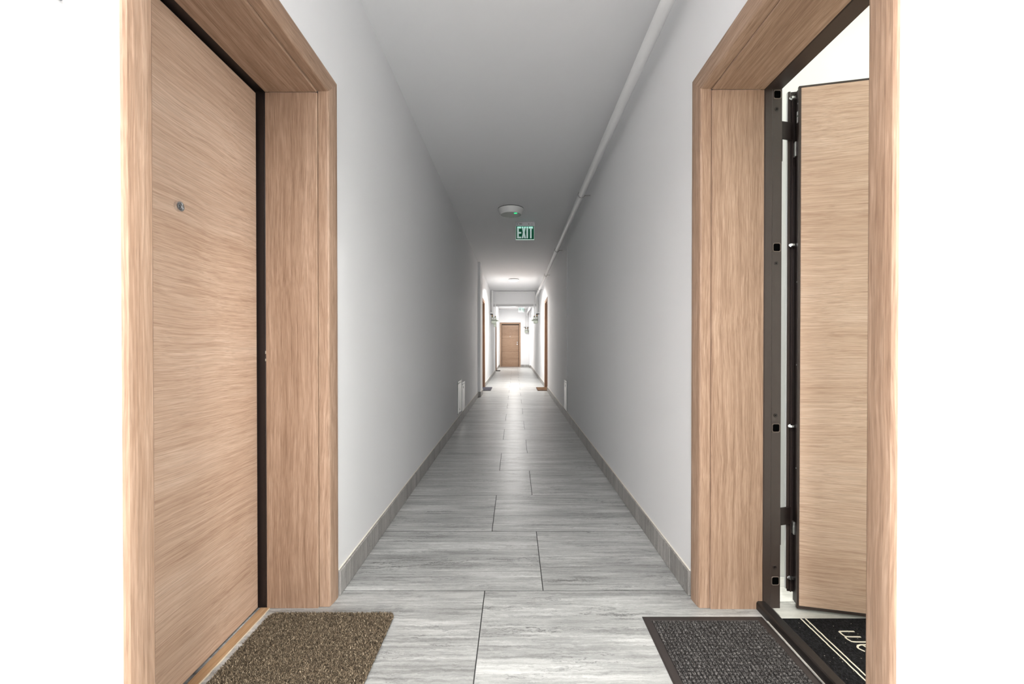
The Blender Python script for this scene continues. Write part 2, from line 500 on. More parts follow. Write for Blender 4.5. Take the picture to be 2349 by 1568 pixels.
fl2 = MB().box(AX0 - 0.04, 3.7, -0.6, 2.0, -0.08, -0.0008).build(
    'floor_apartment', M['grout'], origin=(0, 0, 0), label='pale tiled floor inside the apartment', cat='floor', kind='structure')
for i in range(5):
    for j in range(5):
        tile(AX0 - 0.035 + 0.6 * i + G, min(3.7, AX0 - 0.035 + 0.6 * (i + 1)) - G, -0.6 + 0.6 * j + G, min(2.0, -0.6 + 0.6 * (j + 1)) - G, fl2, M['laminate'])

# skirting of cut tiles
BT, BH = 0.0125, 0.106
def baseboard(name, label, runs, side):
    root = empty(name, (0, 0, 0), label, 'skirting', kind='structure')
    cache = {}
    for (x, y0, y1, off) in runs:
        ys = [y0]
        k = math.ceil((y0 - off) / 0.6 + 1e-6)
        while off + 0.6 * k < y1 - 0.02:
            if off + 0.6 * k > y0 + 0.02: ys.append(off + 0.6 * k)
            k += 1
        ys.append(y1)
        for a, b in zip(ys, ys[1:]):
            j = random.uniform(-0.0006, 0.0006)
            xa, xb = (x, x + BT + j) if side > 0 else (x - BT - j, x)
            m_ = MB().box(xa, xb, a + 0.001, b - 0.001, 0.0015, BH + random.uniform(-0.001, 0.001))
            m_.build('tile', M['skirt'], root, bevel=0.0008, segs=1)
        # thin bead of filler along the top
        xa, xb = (x, x + 0.006) if side > 0 else (x - 0.006, x)
        MB().box(xa, xb, y0 + 0.004, y1 - 0.001, BH, BH + 0.007).build('filler_bead', M['caulk'], root, bevel=0.002, segs=1)
    return root
CW = 0.076   # casing width
baseboard('baseboard_left', 'grey cut-tile skirting along the left wall', [
    (XL, Y_BACK, D1[0] - CW, 0.86), (XL, D1[1] + CW + 0.004, 8.868, 2.06), (XL + 0.052, 8.88, 9.45, 2.06), (XL, 9.47, D3[0] - CW, 2.06),
    (XL, D3[1] + CW, D5[0] - CW, 0.2), (XL, D5[1] + CW, Y_END - BT, 0.3)], 1)
bl = baseboard('baseboard_right', 'grey cut-tile skirting along the right wall', [
    (XR, Y_BACK, D2[0] - CW, 0.86), (XR, D2[1] + CW + 0.010, D4[0] - CW, 2.06), (XR, D4[1] + CW, 20.137, 0.2), (XR - 0.075, 20.15, Y_END - BT, 0.35)], -1)
MB().box(XR - 0.0875, XR - BT, 20.137, 20.15, 0.0015, BH).build('tile', M['skirt'], bl)
be = empty('baseboard_end', (0, 0, 0), 'short grey skirting tiles beside the far door', 'skirting', kind='structure')
MB().box(XL + BT, EX0 - 0.075, Y_END - BT, Y_END, 0.0015, BH).build('tile', M['skirt'], be)
MB().box(EX1 + 0.075, 0.46, Y_END - BT, Y_END, 0.0015, BH).build('tile', M['skirt'], be)
MB().box(0.462, XR - 0.0875, Y_END - BT, Y_END, 0.0015, BH).build('tile', M['skirt'], be)
MB().box(XL + BT, XL + 0.064, 8.868, 8.88, 0.0015, BH).build('tile', M['skirt'], bpy.data.objects['baseboard_left'])

# ------------------------------------------------------------------ doors
def frame_fn(side, wallpos):
    """maps (u along wall, v depth into the wall, z) to the world"""
    if side == 'l': return lambda u, v, z: Vector((wallpos - v, u, z))
    if side == 'r': return lambda u, v, z: Vector((wallpos + v, u, z))
    return lambda u, v, z: Vector((u, wallpos + v, z))

def casings(root, fn, u0, u1, zt, mv, mh, w=CW, prot=0.008, ret=0.042):
    # profile: (outward from the opening, into the wall); rounded front
    prof = [(0.0, ret), (0.0, 0.004), (0.0015, 0.0005), (0.006, -0.002), (0.03, -prot + 0.002), (0.052, -prot), (w - 0.008, -prot + 0.0005), (w - 0.002, -prot + 0.004),
            (w, 0.0), (w, 0.012), (0.024, 0.012), (0.024, ret)]
    for sgn, u in ((-1, u0), (1, u1)):
        ringA = [fn(u + sgn * p, q, 0.001) for p, q in prof]
        ringB = [fn(u + sgn * p, q, zt + p) for p, q in prof]
        MB().loft([ringA, ringB]).build('casing', mv, root)
    ringA = [fn(u0 - p, q, zt + p) for p, q in prof]
    ringB = [fn(u1 + p, q, zt + p) for p, q in prof]
    MB().loft([ringA, ringB]).build('casing', mh, root)

def lining(root, fn, u0, u1, zt, v0, v1, mv, mh, proud=0.008, t=0.028):
    """boards lining the reveal, standing a little proud of the casing return"""
    e = 0.0035
    prof = [(-proud + e, v0), (-proud, v0 + e), (-proud, v1), (t - proud - 0.002, v1), (t - proud - 0.002, v0)]
    for sgn, u in ((-1, u0), (1, u1)):
        MB().loft([[fn(u + sgn * p, q, 0.0) for p, q in prof], [fn(u + sgn * p, q, zt - proud - 0.0013) for p, q in prof]]).build('lining_board', mv, root)
    MB().loft([[fn(u0 - p, q, zt + p) for p, q in prof], [fn(u1 + p, q, zt + p) for p, q in prof]]).build('lining_board', mh, root)

def peephole(parent, c, axis, r=0.0158):
    p = MB().lathe([(r * 0.96, -0.004), (r, 0.0), (r, 0.008), (r * 0.93, 0.0105), (r * 0.80, 0.0105), (r * 0.74, 0.008)], c, axis, 28).build('peephole', M['chrome'], parent, label='chrome ringed peephole')
    MB().lathe([(r * 0.80, 0.0075), (r * 0.55, 0.0085), (r * 0.5, 0.0065), (r * 0.3, 0.0085), (0.0, 0.0095)], c, axis, 28).build('lens', M['glass_dark'], p)

def knob_set(parent, c, axis, side):
    """escutcheon with pull knob and cylinder rose, axis points to the corridor"""
    ax = Vector(axis)
    h = MB().lathe([(0.026, 0), (0.026, 0.006), (0.022, 0.009), (0.010, 0.010), (0.010, 0.035), (0.024, 0.042), (0.029, 0.055), (0.024, 0.066), (0.0, 0.068)], c, ax, 24).build('door_knob', M['chrome'], parent)
    c2 = Vector(c) + Vector((0, 0, -0.10))
    MB().lathe([(0.027, 0), (0.027, 0.008), (0.022, 0.012), (0.009, 0.012), (0.008, 0.014), (0.0, 0.014)], c2, ax, 24).build('lock_cylinder', M['chrome'], parent)
    return h

def closed_door(name, label, side, wallpos, u0, u1, zt, leafmat, mh, hinge_hi=True, lz=2.0):
    fn = frame_fn(side, wallpos)
    um = (u0 + u1) / 2
    root = empty(name, tuple(fn(um, 0.0, 0.0)), label, 'door', kind='structure')
    casings(root, fn, u0, u1, zt, M['oak_z'], mh)
    lining(root, fn, u0, u1, zt, 0.0438, 0.255, M['oak_z'], mh)
    # steel frame
    pr = -0.006
    prof = [(pr, 0.2555), (pr - 0.0015, 0.258), (pr - 0.0015, 0.262), (pr + 0.001, 0.264), (pr + 0.001, 0.30), (0.024, 0.30), (0.024, 0.2555)]
    for sgn, u in ((-1, u0), (1, u1)):
        MB().loft([[fn(u + sgn * p, q, 0.0) for p, q in prof], [fn(u + sgn * p, q, zt + p) for p, q in prof]]).build('steel_frame', M['steel_dark'], root)
    MB().loft([[fn(u0 - p, q, zt + p) for p, q in prof], [fn(u1 + p, q, zt + p) for p, q in prof]]).build('steel_frame', M['steel_dark'], root)
    # dark rebate behind the gap and the leaf in front of it
    m_ = MB()
    a, b = fn(u0 - 0.01, 0.302, 0.0), fn(u1 + 0.01, 0.33, zt + 0.01)
    m_.box(min(a.x, b.x), max(a.x, b.x), min(a.y, b.y), max(a.y, b.y), a.z, b.z).build('steel_core', M['steel_dark'], root)
    a, b = fn(u0 + 0.010, 0.287, 0.010), fn(u1 - 0.018, 0.3005, zt - 0.018)
    leaf = MB().box(min(a.x, b.x), max(a.x, b.x), min(a.y, b.y), max(a.y, b.y), a.z, b.z).build('door_leaf', leafmat, root, bevel=0.0015)
    out = (fn(0, -1, 0) - fn(0, 0, 0))
    peephole(leaf, fn(um + 0.002, 0.287, 1.52), out)
    uk = u0 + 0.075 if hinge_hi else u1 - 0.075
    knob_set(leaf, fn(uk, 0.287, 1.16), out, side)
    return root, fn, leaf

d1, fn1, leaf1 = closed_door('door_1', 'closed oak door in the left wall nearest the camera, behind the brown mat', 'l', XL, D1[0], D1[1], ZO, M['leaf_y'], M['oak_y'])
# orange threshold strip at its foot with a ragged bead of glue, and the striker in the frame
v = []
n = 40
ys = [D1[0] + 0.012 + (D1[1] - 0.012 - D1[0] - 0.012) * i / n for i in range(n + 1)]
MB().box(-1.048, -1.012, ys[0], ys[-1], 0.0, 0.006).build('threshold_strip', M['strip'], d1, bevel=0.0015, label='orange wooden strip at the foot of the door')
m_ = MB()
ring = []
for y in ys:
    w = random.uniform(0.0, 0.0035)
    ring.append([Vector((-1.0125, y, 0.0)), Vector((-1.0125, y, 0.003)), Vector((-1.0115 + w * 0.4, y, 0.0025)), Vector((-1.0105 + w, y, 0.0))])
m_.loft(ring).build('glue_bead', plain('old_glue', rgb(196, 182, 160), 0.8, noise=0.3, nscale=60), d1)
MB().box(-1.0262, -1.0232, 1.7555, 1.7592, 1.050, 1.062).box(-1.0262, -1.0232, 1.7555, 1.7592, 1.020, 1.030).build('striker', M['zinc'], d1)

closed_door('door_3', 'closed oak door halfway along the left wall, past the shallow pier', 'l', XL, D3[0], D3[1], ZO, M['leaf_y'], M['oak_y'])
closed_door('door_4', 'closed oak door halfway along the right wall, at the bristly brown mat', 'r', XR, D4[0], D4[1], ZO, M['leaf_y'], M['oak_y'])
closed_door('door_5', 'closed oak door in the left wall past the beam', 'l', XL, D5[0], D5[1], ZO, M['leaf_y'], M['oak_y'])

# end door: shallow reveal, facing the camera
def end_door():
    fn = frame_fn('e', Y_END)
    root = empty('door_6', (-0.225, Y_END, 0), 'closed oak door facing the camera at the far end of the corridor', 'door', kind='structure')
    zt = 2.09
    casings(root, fn, EX0, EX1, zt, M['oak_z'], M['oak_x'], w=0.082, prot=0.016, ret=0.05)
    prof = [(-0.004, 0.05), (-0.004, 0.16), (0.024, 0.16), (0.024, 0.05)]
    for sgn, u in ((-1, EX0), (1, EX1)):
        MB().loft([[fn(u + sgn * p, q, 0.0) for p, q in prof], [fn(u + sgn * p, q, zt + p) for p, q in prof]]).build('steel_frame', M['steel_dark'], root)
    MB().loft([[fn(EX0 - p, q, zt + p) for p, q in prof], [fn(EX1 + p, q, zt + p) for p, q in prof]]).build('steel_frame', M['steel_dark'], root)
    MB().box(EX0 - 0.01, EX1 + 0.01, Y_END + 0.15, Y_END + 0.18, 0.0, zt + 0.01).build('steel_core', M['steel_dark'], root)
    zs = [0.020, 0.74, 1.405, zt - 0.035]
    leaf = MB().box(EX0 + 0.012, EX1 - 0.012, Y_END + 0.118, Y_END + 0.150, 0.015, zt - 0.03).build('door_leaf', M['steel_dark'], root)
    for a, b in zip(zs, zs[1:]):
        MB().box(EX0 + 0.014, EX1 - 0.014, Y_END + 0.110, Y_END + 0.122, a + 0.002, b - 0.004).build('leaf_panel', M['leaf_x'], leaf, bevel=0.002, segs=1)
    MB().box(EX0, EX1, Y_END + 0.0, Y_END + 0.11, 0.0, 0.014).build('threshold_strip', M['oak_x'], root, bevel=0.003)
    peephole(leaf, (-0.232, Y_END + 0.110, 1.49), (0, -1, 0), 0.017)
    knob_set(leaf, (EX1 - 0.085, Y_END + 0.110, 1.20), (0, -1, 0), 'e')
end_door()

# ------------------------------------------------------------------ the open door on the right
fn2 = frame_fn('r', XR)
d2 = empty('door_2', (1.0, 1.335, 0), 'open oak door with brown steel frame in the right wall nearest the camera', 'door', kind='structure')
ZR = 2.134
casings(d2, fn2, D2[0], D2[1], ZR, M['oak_z'], M['oak_y'])
lining(d2, fn2, D2[0], D2[1], ZR, 0.0438, 0.2565, M['oak_z'], M['oak_y'], proud=0.005)
# steel frame: cross-section (outward from opening, depth)
fp = [(-0.003, 0.2575), (-0.007, 0.261), (-0.007, 0.288), (-0.004, 0.291), (0.001, 0.2935), (0.001, 0.333), (0.024, 0.333), (0.024, 0.2575)]
for sgn, u in ((-1, D2[0]), (1, D2[1])):
    fr = MB().loft([[fn2(u + sgn * p, q, 0.0) for p, q in fp], [fn2(u + sgn * p, q, ZR + p) for p, q in fp]]).build('steel_frame', M['steel'], d2)
MB().loft([[fn2(D2[0] - p, q, ZR + p) for p, q in fp], [fn2(D2[1] + p, q, ZR + p) for p, q in fp]]).build('steel_frame', M['steel'], d2)
def rrect(w, h, r, n=5):
    pts = []
    for cx, cy, a0 in ((w / 2 - r, h / 2 - r, 0), (-w / 2 + r, h / 2 - r, 90), (-w / 2 + r, -h / 2 + r, 180), (w / 2 - r, -h / 2 + r, 270)):
        for k in range(n):
            a = math.radians(a0 + 90 * k / (n - 1))
            pts.append((cx + r * math.cos(a), cy + r * math.sin(a)))
    return pts
yf = D2[1] + 0.001
xs = 1.0755
for z in (2.112, 1.487, 0.745, 0.113):
    o_, i_ = rrect(0.034, 0.038, 0.008), rrect(0.027, 0.030, 0.006)
    m_ = MB()
    rings = [[(xs + p, yf, z + q) for p, q in o_], [(xs + p, yf - 0.0018, z + q) for p, q in rrect(0.032, 0.036, 0.008)], [(xs + p, yf - 0.0018, z + q) for p, q in rrect(0.029, 0.032, 0.007)], [(xs + p, yf - 0.0002, z + q) for p, q in i_]]
    m_.loft(rings, cap=False)
    rim = m_.build('bolt_socket', M['steel_worn'], d2)
    MB().loft([[(xs + p, yf - 0.0003, z + q) for p, q in i_], [(xs + p, yf + 0.0002, z + q) for p, q in i_]]).build('socket_opening', M['black'], rim)
for z in (2.052, 1.422, 0.797, 0.170):
    sc_ = MB().lathe([(0.0078, 0), (0.0078, 0.0012), (0.0066, 0.0016), (0.006, 0.0008), (0.003, 0.0008), (0.0028, 0.0004), (0, 0.0004)], (1.073, yf, z), '-y', 20).build('screw', M['steel_dark'], d2)
    MB().lathe([(0.0026, 0.0005), (0.0, 0.0011)], (1.073, yf, z), '-y', 6, False).build('screw_socket', M['black'], sc_)

# leaf, hinged on the far jamb and swung into the apartment
HU = Vector((0.976, -0.218, 0)).normalized()
HB = Vector((0.218, 0.976, 0)).normalized()
HP = Vector((1.161, 1.7375, 0))
LM = Matrix(((HU.x, HB.x, 0, HP.x), (HU.y, HB.y, 0, HP.y), (0, 0, 1, 0), (0, 0, 0, 1)))
LW = 0.835
Z0, Z1 = 0.016, 2.136
leaf2 = MB().box(0.0, LW, 0.0, 0.010, Z0 + 0.006, Z1 - 0.008, LM).build('door_leaf', M['leaf_r'], d2, bevel=0.001, segs=1)
MB().box(-0.004, LW + 0.004, 0.004, 0.052, Z0 + 0.002, Z1 - 0.003, LM).build('steel_body', M['steel_dark'], leaf2)
MB().box(-0.0085, -0.0005, 0.0, 0.012, Z0, Z1, LM).box(-0.0085, LW + 0.009, 0.0, 0.012, Z1 - 0.0075, Z1, LM).box(LW + 0.0005, LW + 0.009, 0.0, 0.012, Z0, Z1, LM).box(-0.0085, LW + 0.009, 0.0, 0.012, Z0 - 0.006, Z0 + 0.0055, LM).build('edge_trim', M['steel'], leaf2, bevel=0.001, segs=1)
back = MB().box(-0.026, LW + 0.03, 0.0525, 0.0565, 0.05, Z1 + 0.006, LM).build('back_plate', M['steel_dark'], leaf2)
MB().box(-0.032, -0.022, 0.0455, 0.0565, 0.062, Z1 + 0.006, LM).box(-0.016, -0.012, 0.046, 0.0525, 0.05, Z1 - 0.01, LM).build('folded_rim', M['steel'], leaf2, bevel=0.0012, segs=1)
MB().box(-0.0345, -0.0325, 0.047, 0.0575, 0.062, Z1 + 0.004, LM).build('rubber_seal', M['grey_plastic'], leaf2)
for z in (2.106, 1.500, 0.750, 0.118):
    c = LM @ Vector((-0.004, 0.030, z))
    MB().lathe([(0.0075, 0), (0.0075, 0.014), (0.0088, 0.016), (0.0088, 0.021), (0.004, 0.028), (0.0, 0.0285)], c, -HU, 6, False).build('locking_pin', M['chrome'], leaf2)
for z in (2.075, 1.345, 1.005, 0.58):
    c = LM @ Vector((-0.004, 0.018, z))
    MB().lathe([(0.0035, 0), (0.003, 0.003), (0, 0.0035)], c, -HU, 10).build('rivet', M['zinc'], leaf2)
MB().box(-0.0050, -0.0042, 0.010, 0.030, 2.000, 2.045, LM).build('paper_sticker', M['white_plastic'], leaf2, label='small white sticker on the steel edge')
MB().box(-0.0050, -0.0042, 0.013, 0.027, 2.010, 2.016, LM).box(-0.0053, -0.0043, 0.013, 0.027, 2.022, 2.030, LM).build('sticker_print', M['meter_seam'], leaf2)
MB().box(-0.012, -0.004, 0.026, 0.046, 1.865, 1.925, LM).build('hinge_adjuster', M['zinc'], leaf2, bevel=0.002)
MB().box(-0.012, -0.004, 0.026, 0.046, 0.300, 0.352, LM).build('hinge_adjuster', M['zinc'], leaf2, bevel=0.002)
knob_set(leaf2, LM @ Vector((LW - 0.065, 0.0, 1.16)), -HB, 'r')
peephole(leaf2, LM @ Vector((LW / 2, 0.0, 1.52)), -HB)
for zc, zk in ((1.972, 1.893), (0.375, 0.300)):
    m_ = MB()
    a = Vector((1.0955, 1.7675, 0)); b = LM @ Vector((-0.020, 0.040, 0))
    d = (b - a).normalized(); nn = Vector((-d.y, d.x, 0)) * 0.004
    m_.loft([[a - nn + Vector((0, 0, zc - 0.036)), b - nn + Vector((0, 0, zc - 0.036)), b + nn + Vector((0, 0, zc - 0.036)), a + nn + Vector((0, 0, zc - 0.036))],
             [a - nn + Vector((0, 0, zc + 0.036)), b - nn + Vector((0, 0, zc + 0.036)), b + nn + Vector((0, 0, zc + 0.036)), a + nn + Vector((0, 0, zc + 0.036))]])
    h_ = m_.build('hinge', M['steel_dark'], d2, bevel=0.001, segs=1)
    MB().tube([(1.103, 1.778, zk - 0.045), (1.103, 1.778, zk + 0.045)], 0.0065, 14).build('hinge_pin', M['steel_dark'], h_)
# threshold bar
prof = [(0.232, 0.0), (0.232, 0.022), (0.2335, 0.029), (0.238, 0.033), (0.266, 0.0335), (0.270, 0.030), (0.271, 0.0)]
MB().loft([[fn2(D2[0] - 0.004, q, z) for q, z in prof], [fn2(D2[1] + 0.008, q, z) for q, z in prof]]).build('threshold', M['threshold'], d2)
MB().loft([[fn2(D2[0] + 0.02, q, z) for q, z in [(0.2302, 0.0), (0.2302, 0.003), (0.2318, 0.003), (0.2318, 0.0)]], [fn2(D2[1] - 0.085, q, z) for q, z in [(0.2302, 0.0), (0.2302, 0.003), (0.2318, 0.003), (0.2318, 0.0)]]]).build('caulk_line', M['caulk'], d2)
MB().box(1.034, 1.062, 1.70, 1.752, 0.0, 0.004).build('screw_pocket', M['zinc'], d2, bevel=0.001, segs=1)
MB().box(1.043, 1.054, 1.708, 1.738, 0.0041, 0.0048).build('pocket_opening', M['black'], d2)

# ------------------------------------------------------------------ mats
def attr_material(name, rough=0.9):
    m, nt, b = nodes(name)
    a = nt.nodes.new('ShaderNodeAttribute'); a.attribute_name = 'tint'
    nt.links.new(a.outputs['Color'], b.inputs['Base Color'])
    b.inputs['Roughness'].default_value = rough
    b.inputs['Specular IOR Level'].default_value = 0.2
    return m

def rounded_slab(x0, x1, y0, y1, z0, z1, r):
    cx, cy = (x0 + x1) / 2, (y0 + y1) / 2
    pts = rrect(x1 - x0, y1 - y0, r, 7)
    return MB().loft([[(cx + p, cy + q, z0) for p, q in pts], [(cx + p, cy + q, z1) for p, q in pts]])

# shaggy brown mat at the left door
mx0, mx1, my0, my1 = -0.980, -0.480, 0.950, 1.712
mat1 = rounded_slab(mx0 + 0.004, mx1 - 0.004, my0 + 0.004, my1 - 0.004, 0.0, 0.009, 0.03).build('doormat', plain('mat_backing', rgb(46, 38, 31), 0.9),
        label='brown shaggy mat with rounded corners at the closed left door', cat='doormat')
N = 150000
px = rng.uniform(mx0, mx1, N); py = rng.uniform(my0, my1, N)
r = 0.03
dx = np.maximum(np.abs(px - (mx0 + mx1) / 2) - (mx1 - mx0) / 2 + r, 0); dy = np.maximum(np.abs(py - (my0 + my1) / 2) - (my1 - my0) / 2 + r, 0)
ok = dx ** 2 + dy ** 2 < r * r
px, py = px[ok], py[ok]; N = len(px)
ang = rng.uniform(0, 2 * PI, N)
hgt = rng.uniform(0.003, 0.0085, N); lean = rng.uniform(0.001, 0.0065, N)
la = rng.uniform(0, 2 * PI, N)
wd = rng.uniform(0.0005, 0.0011, N)
bx, by = np.cos(ang) * wd, np.sin(ang) * wd
lx, ly = np.cos(la) * lean, np.sin(la) * lean
z0 = np.full(N, 0.008)
V = np.zeros((N, 5, 3))
V[:, 0] = np.stack([px - bx, py - by, z0], 1); V[:, 1] = np.stack([px + bx, py + by, z0], 1)
V[:, 2] = np.stack([px + lx * 0.4 - bx, py + ly * 0.4 - by, z0 + hgt * 0.6], 1); V[:, 3] = np.stack([px + lx * 0.4 + bx, py + ly * 0.4 + by, z0 + hgt * 0.6], 1)
V[:, 4] = np.stack([px + lx, py + ly, z0 + hgt], 1)
o0 = np.array(mat1.location)
V -= o0
me = bpy.data.meshes.new('pile')
me.vertices.add(N * 5); me.vertices.foreach_set('co', V.astype(np.float32).ravel())
base = (np.arange(N) * 5)[:, None]
loops = np.concatenate([base + np.array([[0, 1, 3, 2]]), base + np.array([[2, 3, 4]])], 1).ravel()
me.loops.add(len(loops)); me.loops.foreach_set('vertex_index', loops.astype(np.int32))
me.polygons.add(N * 2)
st = np.stack([np.arange(N) * 7, np.arange(N) * 7 + 4], 1).ravel()
me.polygons.foreach_set('loop_start', st.astype(np.int32))
me.update(calc_edges=True)
tint = me.color_attributes.new('tint', 'FLOAT_COLOR', 'POINT')
pal = np.array([rgb(62, 54, 44)[:3], rgb(96, 84, 68)[:3], rgb(124, 109, 90)[:3], rgb(154, 137, 114)[:3], rgb(196, 180, 154)[:3]])
ci = rng.choice(5, N, p=[0.22, 0.30, 0.26, 0.15, 0.07])
cc = np.ones((N, 5, 4)); cc[:, :, :3] = (pal[ci] * rng.uniform(0.8, 1.2, (N, 1)))[:, None, :]
tint.data.foreach_set('color', cc.astype(np.float32).ravel())
pile = bpy.data.objects.new('pile', me); COL.objects.link(pile)
pile.parent = mat1; pile['kind'] = 'stuff'
me.materials.append(attr_material('mat_pile'))

# black waffle mat with rubber border at the open door
wx0, wx1, wy0, wy1 = 0.508, 0.986, 0.93, 1.699
mat2 = empty('doormat', ((wx0 + wx1) / 2, (wy0 + wy1) / 2, 0), 'dark waffle-patterned mat with a wide rubber border at the open right door', 'doormat')
BW = 0.030
rings = []
m_ = MB()
pr_ = [(0.0, 0.0), (0.0, 0.002), (0.006, 0.0045), (BW - 0.003, 0.0052), (BW, 0.0035), (BW, 0.0)]
loop = []
for d_, z in pr_:
    loop.append([(wx0 + d_, wy0 + d_, z), (wx1 - d_, wy0 + d_, z), (wx1 - d_, wy1 - d_, z), (wx0 + d_, wy1 - d_, z)])
m_.loft(loop, cap=False).build('rubber_border', M['rubber'], mat2)
MB().box(wx0 + BW, wx1 - BW, wy0 + BW, wy1 - BW, 0.0, 0.0035).build('carpet_base', plain('waffle_base', rgb(16, 14, 14), 0.95, noise=0.4, nscale=300), mat2)
m_ = MB()
nx, ny = 28, 46
cw, ch = (wx1 - wx0 - 2 * BW) / nx, (wy1 - wy0 - 2 * BW) / ny
vs, fs = [], []
tints = []
for j in range(ny):
    for i in range(nx):
        cx = wx0 + BW + (i + 0.5) * cw; cy = wy0 + BW + (j + 0.5) * ch
        a, b = cw * 0.42, ch * 0.35
        h = 0.0085 + random.uniform(-0.0006, 0.0006)
        k = len(vs)
        for s_, z in ((1.0, 0.003), (0.86, 0.0066), (0.50, h)):
            for sx_, sy_ in ((-1, -1), (1, -1), (1, 1), (-1, 1)):
                vs.append((cx + sx_ * a * s_ + random.uniform(-0.0006, 0.0006), cy + sy_ * b * s_ + random.uniform(-0.0006, 0.0006), z))
        for q in range(2):
            for e in range(4):
                fs.append((k + q * 4 + e, k + q * 4 + (e + 1) % 4, k + q * 4 + 4 + (e + 1) % 4, k + q * 4 + 4 + e))
        fs.append((k + 8, k + 9, k + 10, k + 11))
m_.add(vs, fs)
def fuzzy(name, lo, hi, scale, stretch=(1, 1, 1), thr=(0.45, 0.72), bump=0.8):
    m, nt, b = nodes(name)
    tc = nt.nodes.new('ShaderNodeTexCoord')
    n = grain_noise(nt, tc.outputs['Object'], tuple(scale * s for s in stretch), 3, 0.7, 0.4)
    c = ramp(nt, n, [(thr[0], lo), (thr[1], hi)])
    nt.links.new(c, b.inputs['Base Color'])
    b.inputs['Roughness'].default_value = 0.95
    b.inputs['Specular IOR Level'].default_value = 0.15
    bp = nt.nodes.new('ShaderNodeBump'); bp.inputs['Strength'].default_value = bump; bp.inputs['Distance'].default_value = 0.0015
    nt.links.new(n, bp.inputs['Height']); nt.links.new(bp.outputs['Normal'], b.inputs['Normal'])
    return m
m_.build('waffle_nubs', fuzzy('waffle_carpet', rgb(42, 39, 38), rgb(128, 125, 123), 200, (1.3, 0.6, 1)), mat2, kind='stuff')

# black welcome mat inside the apartment
qx0, qx1, qy0, qy1 = 1.045, 1.49, 0.93, 1.679
mat3 = rounded_slab(qx0, qx1, qy0, qy1, 0.0, 0.008, 0.006).build('doormat', fuzzy('black_welcome_carpet', rgb(14, 14, 15), rgb(58, 58, 62), 150, (1.4, 0.7, 1), (0.45, 0.8), 0.5),
        label='black mat lettered welcome just inside the open door', cat='doormat')
M['cream'] = plain('cream_print', rgb(232, 226, 208), 0.9, noise=0.05, nscale=200)
def ribbon(mb, pts, w, z=0.0083, t=0.0012):
    pts = [Vector((p[0], p[1], 0)) for p in pts]
    L, R = [], []
    for i, p in enumerate(pts):
        d = (pts[min(i + 1, len(pts) - 1)] - pts[max(i - 1, 0)]).normalized()
        n_ = Vector((-d.y, d.x, 0)) * w / 2
        L.append(p + n_); R.append(p - n_)
    rings = [[(l.x, l.y, z), (r_.x, r_.y, z), (r_.x, r_.y, z - t), (l.x, l.y, z - t)] for l, r_ in zip(L, R)]
    mb.loft(rings)
def wob(x, ya, yb, n=60):
    return [(x + random.uniform(-0.0007, 0.0007), ya + (yb - ya) * i / n) for i in range(n + 1)]
m_ = MB()
for d_ in (0.083, 0.101):
    x_a, x_b = qx0 + d_, qx1 - d_
    ribbon(m_, wob(x_a, qy0 + 0.004, qy1 - 0.002), 0.0055)
    ribbon(m_, wob(x_b, qy0 + 0.004, qy1 - 0.002), 0.0055)
m_.build('border_line', M['cream'], mat3)
# script lettering "welcome": local a along the line of writing (towards the camera), b up (away from the corridor)
def curve(ctrl, n=10):
    out = []
    P = [Vector((p[0], p[1], 0)) for p in ctrl]
    P = [P[0] * 2 - P[1]] + P + [P[-1] * 2 - P[-2]]
    for i in range(1, len(P) - 2):
        for k in range(n):
            t = k / n
            out.append(0.5 * ((2 * P[i]) + (-P[i - 1] + P[i + 1]) * t + (2 * P[i - 1] - 5 * P[i] + 4 * P[i + 1] - P[i + 2]) * t * t + (-P[i - 1] + 3 * P[i] - 3 * P[i + 1] + P[i + 2]) * t ** 3))
    out.append(P[-2])
    return [(p.x, p.y) for p in out]
E_ = [(0.004, 0.030), (0.024, 0.040), (0.030, 0.056), (0.018, 0.066), (0.004, 0.050), (0.004, 0.018), (0.018, 0.002), (0.036, 0.012)]
glyph = {
    'w': [[(0.0, 0.058), (0.0, 0.006), (0.008, 0.000), (0.024, 0.002), (0.0285, 0.012), (0.030, 0.058)], [(0.026, 0.004), (0.036, -0.001), (0.048, 0.002), (0.056, 0.012), (0.057, 0.072)]],
    'e': [E_],
    'l': [[(0.004, 0.020), (0.024, 0.080), (0.018, 0.115), (0.006, 0.095), (0.006, 0.018), (0.016, 0.002), (0.028, 0.012)]],
    'c': [[(0.036, 0.054), (0.022, 0.066), (0.004, 0.048), (0.004, 0.016), (0.020, 0.002), (0.038, 0.014)]],
    'o': [[(0.022, 0.066), (0.004, 0.046), (0.004, 0.018), (0.020, 0.001), (0.038, 0.018), (0.038, 0.048), (0.022, 0.066)]],
    'm': [[(0.002, 0.066), (0.004, 0.002)], [(0.004, 0.036), (0.018, 0.064), (0.030, 0.052), (0.032, 0.002)], [(0.032, 0.036), (0.046, 0.064), (0.058, 0.052), (0.060, 0.010), (0.070, 0.006)]],
}
m_ = MB()
a0 = 1.602
for ch_, adv in (('w', 0.069), ('e', 0.050), ('l', 0.042), ('c', 0.052), ('o', 0.054), ('m', 0.084), ('e', 0.05)):
    for st_ in glyph[ch_]:
        pts = [(1.221 + q, a0 - p) for p, q in curve(st_)]
        ribbon(m_, pts, 0.0062)
    a0 -= adv
m_.build('lettering', M['cream'], mat3, label='cream script lettering')
m_ = MB()
for _ in range(60):
    x, y = random.uniform(qx0 + 0.02, qx1 - 0.02), random.uniform(1.2, qy1 - 0.02)
    a = random.uniform(0, PI); l_ = random.uniform(0.0006, 0.0018)
    ribbon(m_, [(x - math.cos(a) * l_, y - math.sin(a) * l_), (x, y + 0.0003), (x + math.cos(a) * l_, y + math.sin(a) * l_)], 0.0004, 0.0087)
m_.build('lint', M['cream'], mat3, kind='stuff')

